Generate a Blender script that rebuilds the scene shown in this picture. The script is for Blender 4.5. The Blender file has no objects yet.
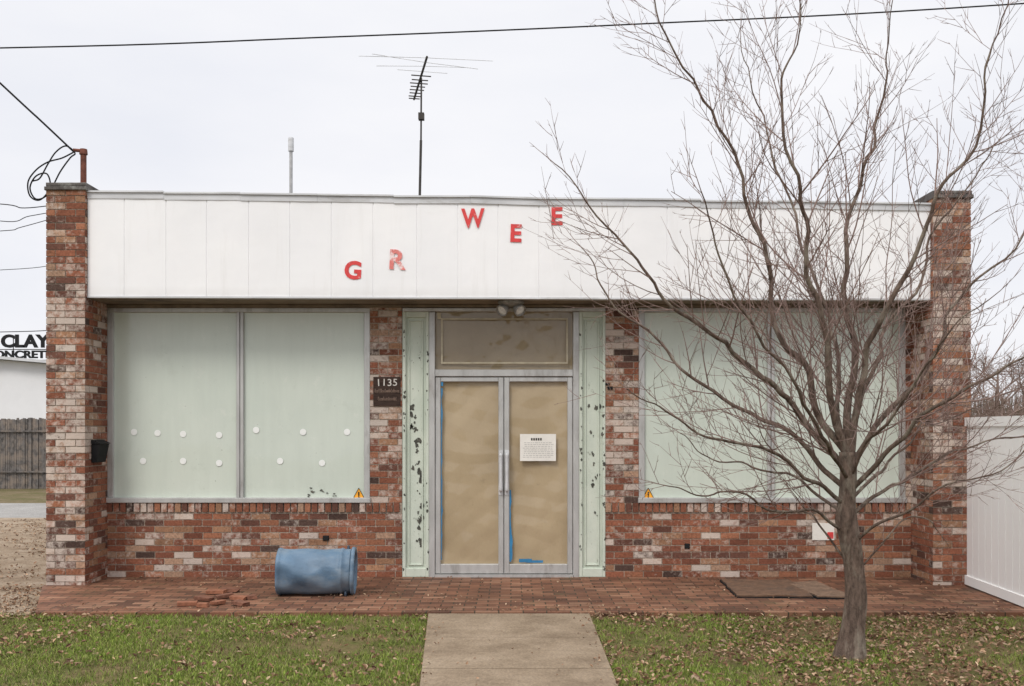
import bpy, math, random
from mathutils import Vector, Matrix, noise
random.seed(7)
R = random
col = bpy.context.scene.collection
F = 995.6; EH = 1.55; CY = -10.5; HY = 430.0

def P(px, py, d): return Vector(((px-512)*d/F, d+CY, EH-(py-HY)*d/F))
def wx(px, d=10.5): return (px-512)*d/F
def wz(py, d=10.5): return EH-(py-HY)*d/F

# ------------------------------------------------------------ materials
def new_mat(name):
    m = bpy.data.materials.new(name); m.use_nodes = True
    nt = m.node_tree; b = nt.nodes['Principled BSDF']
    return m, nt, b
def N(nt, t, **kw):
    n = nt.nodes.new(t)
    for k, v in kw.items(): setattr(n, k, v)
    return n
def coords(nt, scale=(1,1,1)):
    tc = N(nt, 'ShaderNodeTexCoord'); mp = N(nt, 'ShaderNodeMapping')
    mp.inputs['Scale'].default_value = scale
    nt.links.new(tc.outputs['Object'], mp.inputs['Vector'])
    return mp.outputs['Vector']
def nz(nt, vec, scale, detail=5, rough=0.6):
    n = N(nt, 'ShaderNodeTexNoise'); n.inputs['Scale'].default_value = scale
    n.inputs['Detail'].default_value = detail; n.inputs['Roughness'].default_value = rough
    nt.links.new(vec, n.inputs['Vector']); return n.outputs['Fac']
def ramp(nt, fac, stops):
    r = N(nt, 'ShaderNodeValToRGB'); e = r.color_ramp.elements
    while len(e) < len(stops): e.new(0.5)
    for i, (p, c) in enumerate(stops):
        e[i].position = p; e[i].color = (c[0], c[1], c[2], 1) if not isinstance(c, (int, float)) else (c, c, c, 1)
    nt.links.new(fac, r.inputs['Fac']); return r.outputs['Color']
def mix(nt, fac, a, b, mode='MIX'):
    m = N(nt, 'ShaderNodeMix', data_type='RGBA', blend_type=mode)
    for s, v in ((m.inputs[0], fac), (m.inputs[6], a), (m.inputs[7], b)):
        if isinstance(v, (int, float)): s.default_value = v
        elif isinstance(v, tuple): s.default_value = (v[0], v[1], v[2], 1)
        else: nt.links.new(v, s)
    return m.outputs[2]
def bump(nt, b, h, strength, dist=0.01):
    n = N(nt, 'ShaderNodeBump'); n.inputs['Strength'].default_value = strength
    n.inputs['Distance'].default_value = dist
    nt.links.new(h, n.inputs['Height']); nt.links.new(n.outputs['Normal'], b.inputs['Normal'])

def simple(name, base, rough=0.6, metal=0.0, var=0.25, vs=8, scale=(1,1,1), bs=0.2, bd=0.004, dirt=None, dlo=.5, dhi=.7, spec=0.5):
    m, nt, b = new_mat(name)
    v = coords(nt, scale)
    f = nz(nt, v, vs)
    lo = tuple(c*(1-var) for c in base); hi = tuple(min(1, c*(1+var)) for c in base)
    c = ramp(nt, f, [(.3, lo), (.7, hi)])
    if dirt:
        f2 = nz(nt, v, vs*.45, 8, .7)
        c = mix(nt, ramp(nt, f2, [(dlo, 0.0), (dhi, 1.0)]), c, dirt)
    nt.links.new(c, b.inputs['Base Color'])
    b.inputs['Roughness'].default_value = rough; b.inputs['Metallic'].default_value = metal
    b.inputs['Specular IOR Level'].default_value = spec
    if bs: bump(nt, b, nz(nt, v, vs*4), bs, bd)
    return m

def attr_mat(name, rough=0.7, white=False, ns=30):
    m, nt, b = new_mat(name)
    a = N(nt, 'ShaderNodeAttribute', attribute_name='Col')
    v = coords(nt)
    f = nz(nt, v, ns, 6, .65)
    c = mix(nt, 1.0, a.outputs['Color'], ramp(nt, f, [(.3, .62), (.7, 1.3)]), 'MULTIPLY')
    if white:
        f2 = nz(nt, v, 15, 8, .75)
        th = N(nt, 'ShaderNodeMath', operation='MULTIPLY_ADD'); nt.links.new(a.outputs['Alpha'], th.inputs[0])
        th.inputs[1].default_value = .5; th.inputs[2].default_value = -.72
        s = N(nt, 'ShaderNodeMath', operation='ADD'); nt.links.new(f2, s.inputs[0]); nt.links.new(th.outputs[0], s.inputs[1])
        s2 = N(nt, 'ShaderNodeMath', operation='MULTIPLY', use_clamp=True); nt.links.new(s.outputs[0], s2.inputs[0]); s2.inputs[1].default_value = 5
        s3 = N(nt, 'ShaderNodeMath', operation='MULTIPLY'); nt.links.new(s2.outputs[0], s3.inputs[0]); s3.inputs[1].default_value = .8
        c = mix(nt, s3.outputs[0], c, (.62, .54, .475))
        g = nz(nt, v, 1.6, 4)
        c = mix(nt, 1.0, c, ramp(nt, g, [(.3, .84), (.65, 1.06)]), 'MULTIPLY')
        soot = ramp(nt, nz(nt, v, 4.5, 8, .75), [(.57, 0.), (.72, .45)])
        c = mix(nt, soot, c, (.06,.045,.035))
    nt.links.new(c, b.inputs['Base Color']); b.inputs['Roughness'].default_value = rough
    b.inputs['Specular IOR Level'].default_value = 0.2
    if white: bump(nt, b, f, .6, .006)
    return m

M = {}
M['brick'] = attr_mat('brick_mat', .9, True, 45)
M['leaf'] = attr_mat('leaf_mat', .7)
M['grass'] = attr_mat('grass_mat', .7)
def fascia_mat():
    m, nt, b = new_mat('fascia_mat')
    v = coords(nt); vs = coords(nt, (1.2,1,.10)); vb = coords(nt, (.5,1,1))
    c = ramp(nt, nz(nt, v, 1.5, 5), [(.3, (.83,.835,.855)), (.7, (.89,.89,.90))])
    st = ramp(nt, nz(nt, vs, 7, 8, .7), [(.54, 0.), (.78, .3)])
    c = mix(nt, st, c, (.62,.605,.58))
    sp = ramp(nt, nz(nt, v, 30, 6, .8), [(.67, 0.), (.73, .5)])
    c = mix(nt, sp, c, (.50,.48,.46))
    # grime on the wall itself near its lower edge
    tc = N(nt, 'ShaderNodeTexCoord'); sx = N(nt, 'ShaderNodeSeparateXYZ'); nt.links.new(tc.outputs['Object'], sx.inputs[0])
    mr = N(nt, 'ShaderNodeMapRange'); nt.links.new(sx.outputs['Z'], mr.inputs[0]); mr.inputs[1].default_value=2.88; mr.inputs[2].default_value=3.0; mr.inputs[3].default_value=.4; mr.inputs[4].default_value=0
    gm = N(nt, 'ShaderNodeMath', operation='MULTIPLY'); nt.links.new(mr.outputs[0], gm.inputs[0]); nt.links.new(nz(nt, v, 5, 6, .7), gm.inputs[1])
    c = mix(nt, gm.outputs[0], c, (.45,.43,.40))
    nt.links.new(c, b.inputs['Base Color']); b.inputs['Roughness'].default_value = .42
    bump(nt, b, nz(nt, vb, 3, 4), .3, .012)
    return m
M['fascia'] = fascia_mat()
M['trim'] = simple('trim_mat', (.60,.61,.63), .5, .1, .18, 6, (.3,1,1), .2, dirt=(.26,.24,.22), dlo=.54, dhi=.74)
M['alu'] = simple('aluminium_mat', (.50,.50,.49), .42, .4, .14, 9, (1,1,.3), .1, dirt=(.23,.21,.19), dlo=.54, dhi=.76)
M['soffit'] = simple('soffit_mat', (.22,.175,.13), .85, 0, .25, 4, dirt=(.08,.06,.045))
M['concap'] = simple('cap_mat', (.10,.09,.085), .85, 0, .35, 14, dirt=(.26,.26,.24), dlo=.55, dhi=.7, spec=.2)
M['red'] = simple('red_letter_mat', (.66,.05,.05), .6, 0, .15, 24, dirt=(.8,.45,.43), dlo=.54, dhi=.68)
M['redfade'] = simple('faded_letter_mat', (.70,.20,.18), .6, 0, .25, 26, dirt=(.83,.68,.67), dlo=.48, dhi=.58)
M['black'] = simple('black_mat', (.014,.014,.015), .8, 0, .3, 12, spec=.2)
M['darkmetal'] = simple('dark_metal_mat', (.06,.055,.05), .6, .3, .3, 12, spec=.3)
M['galv'] = simple('galvanised_mat', (.42,.42,.42), .5, .4, .2, 14)
M['lamp'] = simple('lamp_housing_mat', (.27,.26,.24), .5, .2, .35, 18, dirt=(.12,.11,.10))
M['lens'] = simple('lamp_lens_mat', (.75,.75,.72), .12, .1, .2, 30)
M['rust'] = simple('rust_mat', (.16,.055,.035), .85, .1, .4, 18)
M['dot'] = simple('dot_mat', (.84,.86,.84), .6, 0, .04, 10)
M['yellow'] = simple('sticker_mat', (.85,.38,.03), .5, 0, .1, 10)
M['white'] = simple('paper_mat', (.78,.76,.71), .7, 0, .06, 10)
M['plaque'] = simple('plaque_mat', (.045,.028,.022), .7, 0, .5, 14, (1,1,5), spec=.2)
M['number'] = simple('number_mat', (.60,.57,.53), .6, 0, .2, 30)
M['faint'] = simple('faint_letter_mat', (.20,.14,.11), .6, 0, .5, 60)
M['tape'] = simple('blue_tape_mat', (.03,.20,.40), .6, 0, .2, 10)
M['mask'] = simple('tan_tape_mat', (.50,.44,.32), .6, 0, .2, 10)
M['vinyl'] = simple('vinyl_mat', (.90,.90,.90), .4, 0, .02, 3, (1,1,.3), .05)
M['blue'] = simple('blue_plastic_mat', (.095,.165,.25), .5, 0, .3, 5, (.6,1,1), .5, .008, dirt=(.20,.25,.30), dlo=.48, dhi=.64)
M['bluedark'] = simple('blue_dark_mat', (.03,.05,.08), .6, 0, .2, 7)
M['mat'] = simple('mat_mat', (.135,.075,.045), .95, 0, .35, 14, bs=.6, dirt=(.08,.05,.035), dlo=.5, dhi=.65)
M['mat2'] = simple('mat_pale_mat', (.19,.12,.08), .95, 0, .35, 14, bs=.6, dirt=(.10,.065,.045), dlo=.5, dhi=.65)
M['whitewall'] = simple('white_wall_mat', (.76,.77,.79), .7, 0, .05, 1)
M['greyroof'] = simple('roof_mat', (.12,.12,.12), .9, 0, .3, 2)
M['wood'] = simple('fence_wood_mat', (.125,.115,.11), .9, 0, .6, 3, (3,3,2.4), .4, dirt=(.23,.19,.16), dlo=.46, dhi=.60)
M['chip'] = simple('bare_chip_mat', (.055,.055,.045), .8, 0, .4, 30, dirt=(.16,.15,.12))

def pane_mat():
    m, nt, b = new_mat('painted_pane_mat')
    v = coords(nt); vt = coords(nt, (4,1,.4))
    c = ramp(nt, nz(nt, v, .8, 6, .55), [(.3, (.555,.62,.55)), (.7, (.625,.68,.605))])
    c = mix(nt, 1, c, ramp(nt, nz(nt, vt, 2.2, 8, .75), [(.3, .965), (.7, 1.03)]), 'MULTIPLY')
    sm = ramp(nt, nz(nt, v, 5, 9, .78), [(.58, 0.), (.70, .45)])
    c = mix(nt, sm, c, (.72,.74,.68))
    sd = ramp(nt, nz(nt, v, 2.6, 9, .78), [(.57, 0.), (.72, .45)])
    c = mix(nt, sd, c, (.44,.49,.42))
    sp = ramp(nt, nz(nt, v, 34, 3, .5), [(.71, 0.), (.74, .6)])
    c = mix(nt, sp, c, (.3,.33,.28))
    nt.links.new(c, b.inputs['Base Color']); b.inputs['Roughness'].default_value = .25
    b.inputs['Specular IOR Level'].default_value = .5
    b.inputs['Coat Weight'].default_value = .6; b.inputs['Coat Roughness'].default_value = .03
    bump(nt, b, nz(nt, v, .9, 2), .12, .02)
    return m
M['pane'] = pane_mat()
def kraft(name, lo, hi, coat):
    m, nt, b = new_mat(name)
    v = coords(nt); vw = coords(nt, (1.2,1,.6))
    c = ramp(nt, nz(nt, v, 1.2, 4, .5), [(.3, lo), (.7, hi)])
    st = ramp(nt, nz(nt, v, 9, 8, .75), [(.62, 0.), (.72, .35)])
    c = mix(nt, st, c, tuple(q*.6 for q in lo))
    wr_ = nz(nt, vw, 8, 7, .7)
    nt.links.new(c, b.inputs['Base Color']); b.inputs['Roughness'].default_value = .6
    bump(nt, b, wr_, .25, .02)
    b.inputs['Coat Weight'].default_value = coat; b.inputs['Coat Roughness'].default_value = .03
    gn = N(nt, 'ShaderNodeBump'); gn.inputs['Strength'].default_value=.05; nt.links.new(nz(nt, v, 1, 1), gn.inputs['Height']); nt.links.new(gn.outputs['Normal'], b.inputs['Coat Normal'])
    return m
M['kraft'] = kraft('kraft_paper_mat', (.36,.275,.165), (.46,.36,.225), .6)
M['kraft2'] = kraft('dark_kraft_paper_mat', (.24,.18,.105), (.33,.26,.16), 1.0)
def peel():
    m, nt, b = new_mat('peeling_paint_mat')
    v = coords(nt, (1,1,.55))
    c = ramp(nt, nz(nt, v, 4, 6), [(.3, (.49,.55,.47)), (.7, (.62,.665,.58))])
    f = nz(nt, v, 16, 5, .65)
    c = mix(nt, ramp(nt, nz(nt, v, 20, 8, .75), [(.61, 0.), (.65, .7)]), c, (.20,.215,.17))
    nt.links.new(c, b.inputs['Base Color']); b.inputs['Roughness'].default_value = .55
    bump(nt, b, f, .3, .004)
    return m
M['peel'] = peel()
def paving():
    m, nt, b = new_mat('brick_paving_mat')
    v = coords(nt)
    w = N(nt, 'ShaderNodeTexNoise'); w.inputs['Scale'].default_value = 6; nt.links.new(v, w.inputs['Vector'])
    sc = N(nt, 'ShaderNodeVectorMath', operation='SCALE'); nt.links.new(w.outputs['Color'], sc.inputs[0]); sc.inputs['Scale'].default_value = .02
    ad = N(nt, 'ShaderNodeVectorMath', operation='ADD'); nt.links.new(v, ad.inputs[0]); nt.links.new(sc.outputs[0], ad.inputs[1])
    t = N(nt, 'ShaderNodeTexBrick'); nt.links.new(ad.outputs[0], t.inputs['Vector'])
    t.inputs['Scale'].default_value = 1; t.inputs['Brick Width'].default_value = .205; t.inputs['Row Height'].default_value = .102
    t.inputs['Mortar Size'].default_value = .006; t.inputs['Mortar Smooth'].default_value = .3
    t.inputs['Color1'].default_value = (0,0,0,1); t.inputs['Color2'].default_value = (1,1,1,1); t.inputs['Mortar'].default_value = (.5,.5,.5,1)
    c = ramp(nt, t.outputs['Color'], [(.0, (.115,.052,.032)), (.35, (.185,.080,.047)), (.7, (.24,.108,.062)), (1., (.30,.16,.10))])
    c = mix(nt, t.outputs['Fac'], c, (.05,.042,.026))
    c = mix(nt, 1, c, ramp(nt, nz(nt, v, 1.1, 7, .65), [(.3, .5), (.7, 1.2)]), 'MULTIPLY')
    moss = ramp(nt, nz(nt, v, 2.4, 7, .7), [(.56, 0.), (.70, .6)])
    c = mix(nt, moss, c, (.10,.085,.04))
    nt.links.new(c, b.inputs['Base Color'])
    r = ramp(nt, nz(nt, v, 1.7, 4), [(.35, .6), (.65, .9)]); nt.links.new(r, b.inputs['Roughness'])
    b.inputs['Specular IOR Level'].default_value = .35
    inv = N(nt, 'ShaderNodeMath', operation='SUBTRACT'); inv.inputs[0].default_value = 1; nt.links.new(t.outputs['Fac'], inv.inputs[1])
    bump(nt, b, inv.outputs[0], .8, .006)
    return m
M['paving'] = paving()
def ground_mat(name, stops, s1, s2, bd=.02):
    m, nt, b = new_mat(name)
    v = coords(nt)
    c = ramp(nt, nz(nt, v, s1, 10, .75), stops)
    c = mix(nt, 1, c, ramp(nt, nz(nt, v, s2, 6, .7), [(.3, .6), (.7, 1.3)]), 'MULTIPLY')
    nt.links.new(c, b.inputs['Base Color']); b.inputs['Roughness'].default_value = .95; b.inputs['Specular IOR Level'].default_value = .1
    bump(nt, b, nz(nt, v, s2, 6, .7), .8, bd)
    return m
M['ground'] = ground_mat('ground_mat', [(.35, (.10,.10,.04)), (.5, (.15,.125,.07)), (.65, (.21,.16,.11))], 1.3, 30)
M['soil'] = ground_mat('soil_mat', [(.35, (.10,.115,.033)), (.5, (.145,.12,.055)), (.65, (.21,.15,.085))], 2.5, 45)
M['gravel'] = ground_mat('gravel_mat', [(.3, (.18,.13,.09)), (.5, (.31,.24,.175)), (.7, (.43,.355,.28))], 2.4, 55)
M['asphalt'] = ground_mat('asphalt_mat', [(.3, (.24,.235,.23)), (.7, (.36,.35,.34))], 1.0, 50, .005)
def conc():
    m, nt, b = new_mat('concrete_mat')
    v = coords(nt)
    c = ramp(nt, nz(nt, v, 2.2, 9, .7), [(.3, (.155,.112,.075)), (.5, (.245,.187,.13)), (.7, (.33,.26,.19))])
    c = mix(nt, 1, c, ramp(nt, nz(nt, v, 70, 4, .7), [(.3, .65), (.7, 1.25)]), 'MULTIPLY')
    nt.links.new(c, b.inputs['Base Color']); b.inputs['Roughness'].default_value = .85
    b.inputs['Specular IOR Level'].default_value = .3
    bump(nt, b, nz(nt, v, 70, 4), .5, .004)
    return m
M['concrete'] = conc()
def bark(name, lo, hi, lich):
    m, nt, b = new_mat(name)
    v = coords(nt, (1,1,.35))
    f = nz(nt, v, 30, 8, .75)
    c = ramp(nt, f, [(.34, lo), (.66, hi)])
    c = mix(nt, ramp(nt, nz(nt, v, 8, 6, .7), [(.50, 0.), (.64, .7)]), c, lich)
    nt.links.new(c, b.inputs['Base Color']); b.inputs['Roughness'].default_value = .85
    b.inputs['Specular IOR Level'].default_value = .2
    bump(nt, b, f, 1.0, .03)
    return m
M['bark'] = bark('bark_mat', (.055,.038,.030), (.23,.165,.13), (.34,.30,.24))
M['twig'] = simple('twig_mat', (.205,.14,.122), .65, 0, .35, 6, bs=0, spec=.3)
M['fartwig'] = simple('far_twig_mat', (.22,.16,.135), .9, 0, .3, 1, bs=0)

# ------------------------------------------------------------ mesh builder
class MB:
    def __init__(s): s.v=[]; s.f=[]; s.mi=[]; s.c=[]; s.cur=(1,1,1,1)
    def add(s, vs, fs, mi=0):
        o=len(s.v); s.v += [tuple(v) for v in vs]; s.c += [s.cur]*len(vs)
        s.f += [tuple(o+i for i in f) for f in fs]; s.mi += [mi]*len(fs)
    def hexa(s, p, mi=0):
        s.add(p, [(3,2,1,0),(4,5,6,7),(0,1,5,4),(1,2,6,5),(2,3,7,6),(3,0,4,7)], mi)
    def box(s, x0,x1,y0,y1,z0,z1, mi=0):
        s.hexa([(x0,y0,z0),(x1,y0,z0),(x1,y1,z0),(x0,y1,z0),(x0,y0,z1),(x1,y0,z1),(x1,y1,z1),(x0,y1,z1)], mi)
    def bbox(s, x0,x1,y0,y1,z0,z1, b=.004, mi=0):
        s.box(x0,x1,y0+b,y1,z0,z1,mi)
        s.hexa([(x0+b,y0,z0+b),(x1-b,y0,z0+b),(x1,y0+b,z0),(x0,y0+b,z0),(x0+b,y0,z1-b),(x1-b,y0,z1-b),(x1,y0+b,z1),(x0,y0+b,z1)],mi)
    def obox(s, c, sx, sy, sz, rot, mi=0):
        pts=[]
        for z in (-1,1):
            for x,y in ((-1,-1),(1,-1),(1,1),(-1,1)):
                pts.append(c + rot @ Vector((x*sx/2, y*sy/2, z*sz/2)))
        s.hexa(pts, mi)
    def tube(s, pts, rads, n=8, mi=0, cap=True):
        pts=[Vector(p) for p in pts]
        if isinstance(rads,(int,float)): rads=[rads]*len(pts)
        t=(pts[1]-pts[0]).normalized(); ref=Vector((0,0,1)) if abs(t.z)<.9 else Vector((1,0,0))
        u=t.cross(ref).normalized(); rings=[]
        for i,p in enumerate(pts):
            t=(pts[min(i+1,len(pts)-1)]-pts[max(i-1,0)])
            if t.length<1e-9: t=Vector((0,0,1))
            t.normalize(); u=(u-t*u.dot(t)); 
            if u.length<1e-6: u=t.orthogonal()
            u.normalize(); w=t.cross(u)
            rings.append([p+(u*math.cos(a*2*math.pi/n)+w*math.sin(a*2*math.pi/n))*rads[i] for a in range(n)])
        vs=[q for r in rings for q in r]; fs=[]
        for i in range(len(pts)-1):
            for a in range(n):
                b=(a+1)%n; fs.append((i*n+a,i*n+b,(i+1)*n+b,(i+1)*n+a))
        if cap: fs.append(tuple(range(n-1,-1,-1))); fs.append(tuple((len(pts)-1)*n+a for a in range(n)))
        s.add(vs,fs,mi)
    def lathe(s, prof, M4, n=32, mi=0, warp=None):
        vs=[]
        for t,r in prof:
            for a in range(n):
                an=a*2*math.pi/n; rr=r*(1+(warp(t,an) if warp else 0))
                vs.append(M4 @ Vector((t, rr*math.cos(an), rr*math.sin(an))))
        fs=[]
        for i in range(len(prof)-1):
            for a in range(n):
                b=(a+1)%n; fs.append((i*n+a,i*n+b,(i+1)*n+b,(i+1)*n+a))
        s.add(vs,fs,mi)
    def disc(s, c, r, y, n=18, mi=0):
        s.add([(c[0]+r*math.cos(i*2*math.pi/n), y, c[1]+r*math.sin(i*2*math.pi/n)) for i in range(n)],[tuple(range(n))],mi)
    def build(s, name, mats, parent=None, org=(0,0,0), smooth=False, colattr=False):
        if not isinstance(mats,(list,tuple)): mats=[mats]
        me=bpy.data.meshes.new(name); o=Vector(org)
        me.from_pydata([(v[0]-o.x,v[1]-o.y,v[2]-o.z) for v in s.v],[],s.f)
        for m in mats: me.materials.append(m)
        if len(mats)>1: me.polygons.foreach_set('material_index', s.mi)
        if smooth: me.polygons.foreach_set('use_smooth',[True]*len(s.f))
        if colattr:
            ca=me.color_attributes.new('Col','FLOAT_COLOR','POINT')
            flat=[x for c in s.c for x in c]; ca.data.foreach_set('color',flat)
        me.update()
        ob=bpy.data.objects.new(name,me); col.objects.link(ob)
        if parent: ob.parent=parent
        else: ob.location=o
        return ob
def tag(o, label=None, cat=None, group=None, kind=None):
    for k,v in (('label',label),('category',cat),('group',group),('kind',kind)):
        if v: o[k]=v
    return o
def empty(name, loc, label, cat, group=None):
    o=bpy.data.objects.new(name,None); col.objects.link(o); o.location=loc; o.empty_display_size=.2
    return tag(o,label,cat,group)
def crom(pts, k=6):
    pts=[Vector(p) for p in pts]; P_=[pts[0]*2-pts[1]]+pts+[pts[-1]*2-pts[-2]]; out=[]
    for i in range(1,len(P_)-2):
        a,b,c,d=P_[i-1:i+3]
        for j in range(k):
            t=j/k; out.append(.5*((2*b)+(c-a)*t+(2*a-5*b+4*c-d)*t*t+(3*b-a-3*c+d)*t**3))
    out.append(pts[-1]); return out
def text(name, s, size, c, mat, parent, tilt=0, off=0.0, depth=.003, org=(0,0,0), sx=1.0, rz=0, ax='CENTER'):
    cu=bpy.data.curves.new(name,'FONT'); cu.body=s; cu.size=size; cu.align_x=ax; cu.align_y='CENTER'
    cu.offset=off; cu.extrude=depth; cu.resolution_u=4
    t=bpy.data.objects.new('tmp',cu); col.objects.link(t)
    dg=bpy.context.evaluated_depsgraph_get(); me=bpy.data.meshes.new_from_object(t.evaluated_get(dg))
    bpy.data.objects.remove(t); bpy.data.curves.remove(cu)
    me.name=name
    M4=Matrix.Translation(Vector(c)-Vector(org)) @ Matrix.Rotation(rz,4,'Z') @ Matrix.Rotation(math.radians(tilt),4,'Y') @ Matrix.Rotation(math.pi/2,4,'X') @ Matrix.Diagonal((sx,1,1,1))
    me.transform(M4); me.materials.clear(); me.materials.append(mat)
    o=bpy.data.objects.new(name,me); col.objects.link(o); o.parent=parent
    return o

# ------------------------------------------------------------ bricks
PAL=[((.245,.094,.056),32),((.19,.073,.046),22),((.300,.128,.074),22),((.14,.064,.046),11),((.085,.052,.042),6),((.38,.24,.165),7),((.32,.175,.105),9)]
cols=[p[0] for p in PAL]; wts=[p[1] for p in PAL]
def brick_col(p, wb):
    c=R.choices(cols,wts)[0]; j=R.uniform(.82,1.2)
    n=noise.noise(Vector(p)*1.7)+.5*noise.noise(Vector(p)*4.1)
    a=.10+R.random()*.38+max(0,n)*.65+wb
    if R.random()<.075+max(0,n)*.33+wb*.6: a=R.uniform(.6,1.05)
    return (c[0]*j,c[1]*j,c[2]*j,min(a,1.05))
def bricks(mb, o, u, n, W, H, wb=0.0, CH=.0677, L=.203, m=.010, th=.05):
    o=Vector(o); u=Vector(u); n=Vector(n); k=0; z=0
    while z<H-.01:
        zt=min(z+CH-m,H); x=-L*(.5 if k%2 else 0)-R.uniform(0,.01)
        while x<W:
            a=max(x,0); b=min(x+L-m,W)
            if b-a>.02:
                pr=R.uniform(.0008,.004)
                p0=o+u*a; p1=o+u*b; f=n*pr; bk=-n*th
                dz=R.uniform(-.0015,.0015)
                mb.cur=brick_col(p0+Vector((0,0,z)),wb(z+o.z) if callable(wb) else wb)
                q=lambda p,zz: Vector((p.x,p.y,o.z+zz))
                A,B,C_,D=p0+f,p1+f,p1+bk,p0+bk
                mb.hexa([q(A,z+dz),q(B,z+dz),q(C_,z),q(D,z),q(A,zt+dz),q(B,zt+dz),q(C_,zt),q(D,zt)])
            x+=L
        z+=CH; k+=1
MORT=(.42,.35,.285,.15)

# ============================================================ SETTING
def sheet(name, pts, z, mat, th=0.0):
    mb=MB(); n=len(pts)
    if th:
        mb.add([(x,y,z) for x,y in pts]+[(x,y,z-th) for x,y in pts],[tuple(range(n))]+[(i,i+n,(i+1)%n+n,(i+1)%n) for i in range(n)])
    else: mb.add([(x,y,z) for x,y in pts],[tuple(range(n))])
    o=mb.build(name,mat); o['kind']='structure'; return o
sheet('ground',[(-400,-60),(400,-60),(400,900),(-400,900)],-.045,M['ground'])
sheet('lawn',[(-9,-9),(9,-9),(9,-1.95),(-9,-1.95)],-.035,M['soil'])
sheet('gravel_drive',[(-16,-2.0),(-4.0,-2.0),(-4.0,7.4),(-16,7.4)],-.028,M['gravel'])
sheet('road',[(-60,7.4),(-4.0,7.4),(-4.0,11.0),(-60,11.0)],-.030,M['asphalt'])
sheet('brick_paving',[(-4.05,-2.04),(4.6,-2.04),(4.75,.02),(-4.68,.02),(-4.66,-.62)],0.0,M['paving'],.06)
mb=MB()
ys=[-2.05,-3.02,-4.0,-5.1,-6.3,-7.6]
def wl(y): return -.71+(.15)*(-2.05-y)/2.4
def wr(y): return .655-.01*(-2.05-y)/2.4
for a,b in zip(ys[:-1],ys[1:]):
    y0=b+.006; y1=a-.006
    mb.hexa([(wl(y0),y0,-.08),(wr(y0),y0,-.08),(wr(y1),y1,-.08),(wl(y1),y1,-.08),(wl(y0),y0,-.006),(wr(y0),y0,-.006),(wr(y1),y1,-.006),(wl(y1),y1,-.006)])
o=mb.build('concrete_path',M['concrete']); o['kind']='structure'

# ============================================================ BUILDING
bld=empty('storefront_building',(0,0,0),'vacant single storey brick storefront with white metal fascia and papered glass doors','building')
XL0,XL1=-4.655,-4.268; XR0,XR1=4.208,4.585
DL,DR=-1.16,.985
for side_,(x0,x1) in enumerate(((XL1,DL),(DR,XR0))):
    mb=MB()
    W=x1-x0
    bricks(mb,(x0,0,0),(1,0,0),(0,-1,0),W,.677,.0)
    x=x0
    while x<x1-.02:
        w=min(.066,x1-x); mb.cur=brick_col((x,0,.7),-.06); pr=R.uniform(.018,.024)
        mb.box(x,x+w-.009,-pr,.06,.688,.780+R.uniform(-.002,.002)); x+=.072
    mb.cur=MORT; mb.box(x0,x1,.004,.2,0,.775)
    a,b=((-1.498,DL),(DR,1.335))[side_]
    bricks(mb,(a,0,.785),(1,0,0),(0,-1,0),b-a,2.085,lambda z: .13 if z<2.2 else .02)
    mb.cur=MORT; mb.box(a,b,.0045,.2,.775,2.87)
    if side_:
        bricks(mb,(4.15,0,.785),(1,0,0),(0,-1,0),XR0-4.15,2.085,.05)
        mb.cur=MORT; mb.box(4.15,XR0,.0045,.2,.775,2.87)
    mb.build('brick_wall',M['brick'],bld,colattr=True)
def pier(x0,x1,top,wb):
    mb=MB(); W=x1-x0
    bricks(mb,(x0,-.55,-.03),(1,0,0),(0,-1,0),W,top+.03,wb)
    bricks(mb,(x0,-.547,-.03),(0,1,0),(-1,0,0),1.2,top+.03,.05)
    bricks(mb,(x1,-.547,-.03),(0,1,0),(1,0,0),1.2,top+.03,.05)
    mb.cur=MORT; mb.box(x0+.006,x1-.006,-.544,.65,-.03,top-.003)
    return mb.build('brick_pier',M['brick'],bld,colattr=True)
for x0,x1,top,wb in ((XL0,XL1,3.945,lambda z: -.0 if z>3.0 else .16),(XR0,XR1,3.865,.12)):
    p=pier(x0,x1,top,wb)
    mb=MB(); mb.bbox(x0-.012,x1+.022,-.575,.66,top,top+.035,.006); mb.bbox(x0-.002,x1+.012,-.563,.65,top+.035,top+.078,.01)
    mb.build('cap',M['concap'],p)
mb=MB(); mb.box(-4.64,4.57,.66,12,-.03,3.6); 
mb.build('side_wall',simple('side_wall_mat',(.3,.26,.22),.9,0,.2,3),bld)
mb=MB(); mb.box(-4.6,4.55,-.40,12.02,3.6,3.68); mb.build('roof',M['greyroof'],bld)
fx0,fx1=XL1+.006,XR0-.006; YF=-.50
def ztop(x): return 3.93-(x-fx0)/(fx1-fx0)*.125
def zbot(x): return 2.896-(x-fx0)/(fx1-fx0)*.028
mb=MB()
edges=[fx0]; x=fx0+.37
while x<fx1-.2: edges.append(x); x+=.425+R.uniform(-.02,.02)
edges.append(fx1)
xs=[]
for i,e in enumerate(edges):
    if 0<i<len(edges)-1: xs += [(e-.007,0),(e-.003,.0065),(e+.003,.0065),(e+.007,-.002)]
    else: xs.append((e,0))
    if i<len(edges)-1:
        for t in (.25,.5,.75): xs.append((e+(edges[i+1]-e)*t,None))
rows=8; vs=[];fs=[]
for j in range(rows+1):
    for (x,dy) in xs:
        t=j/rows; z=zbot(x)+(ztop(x)-zbot(x))*t
        y=YF+(dy if dy is not None else .006*noise.noise(Vector((x*2.3,0,z*1.5))))
        vs.append((x,y,z))
nx=len(xs)
for j in range(rows):
    for i in range(nx-1): fs.append((j*nx+i,j*nx+i+1,(j+1)*nx+i+1,(j+1)*nx+i))
mb.add(vs,fs)
fas=mb.build('fascia',M['fascia'],bld)
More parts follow.
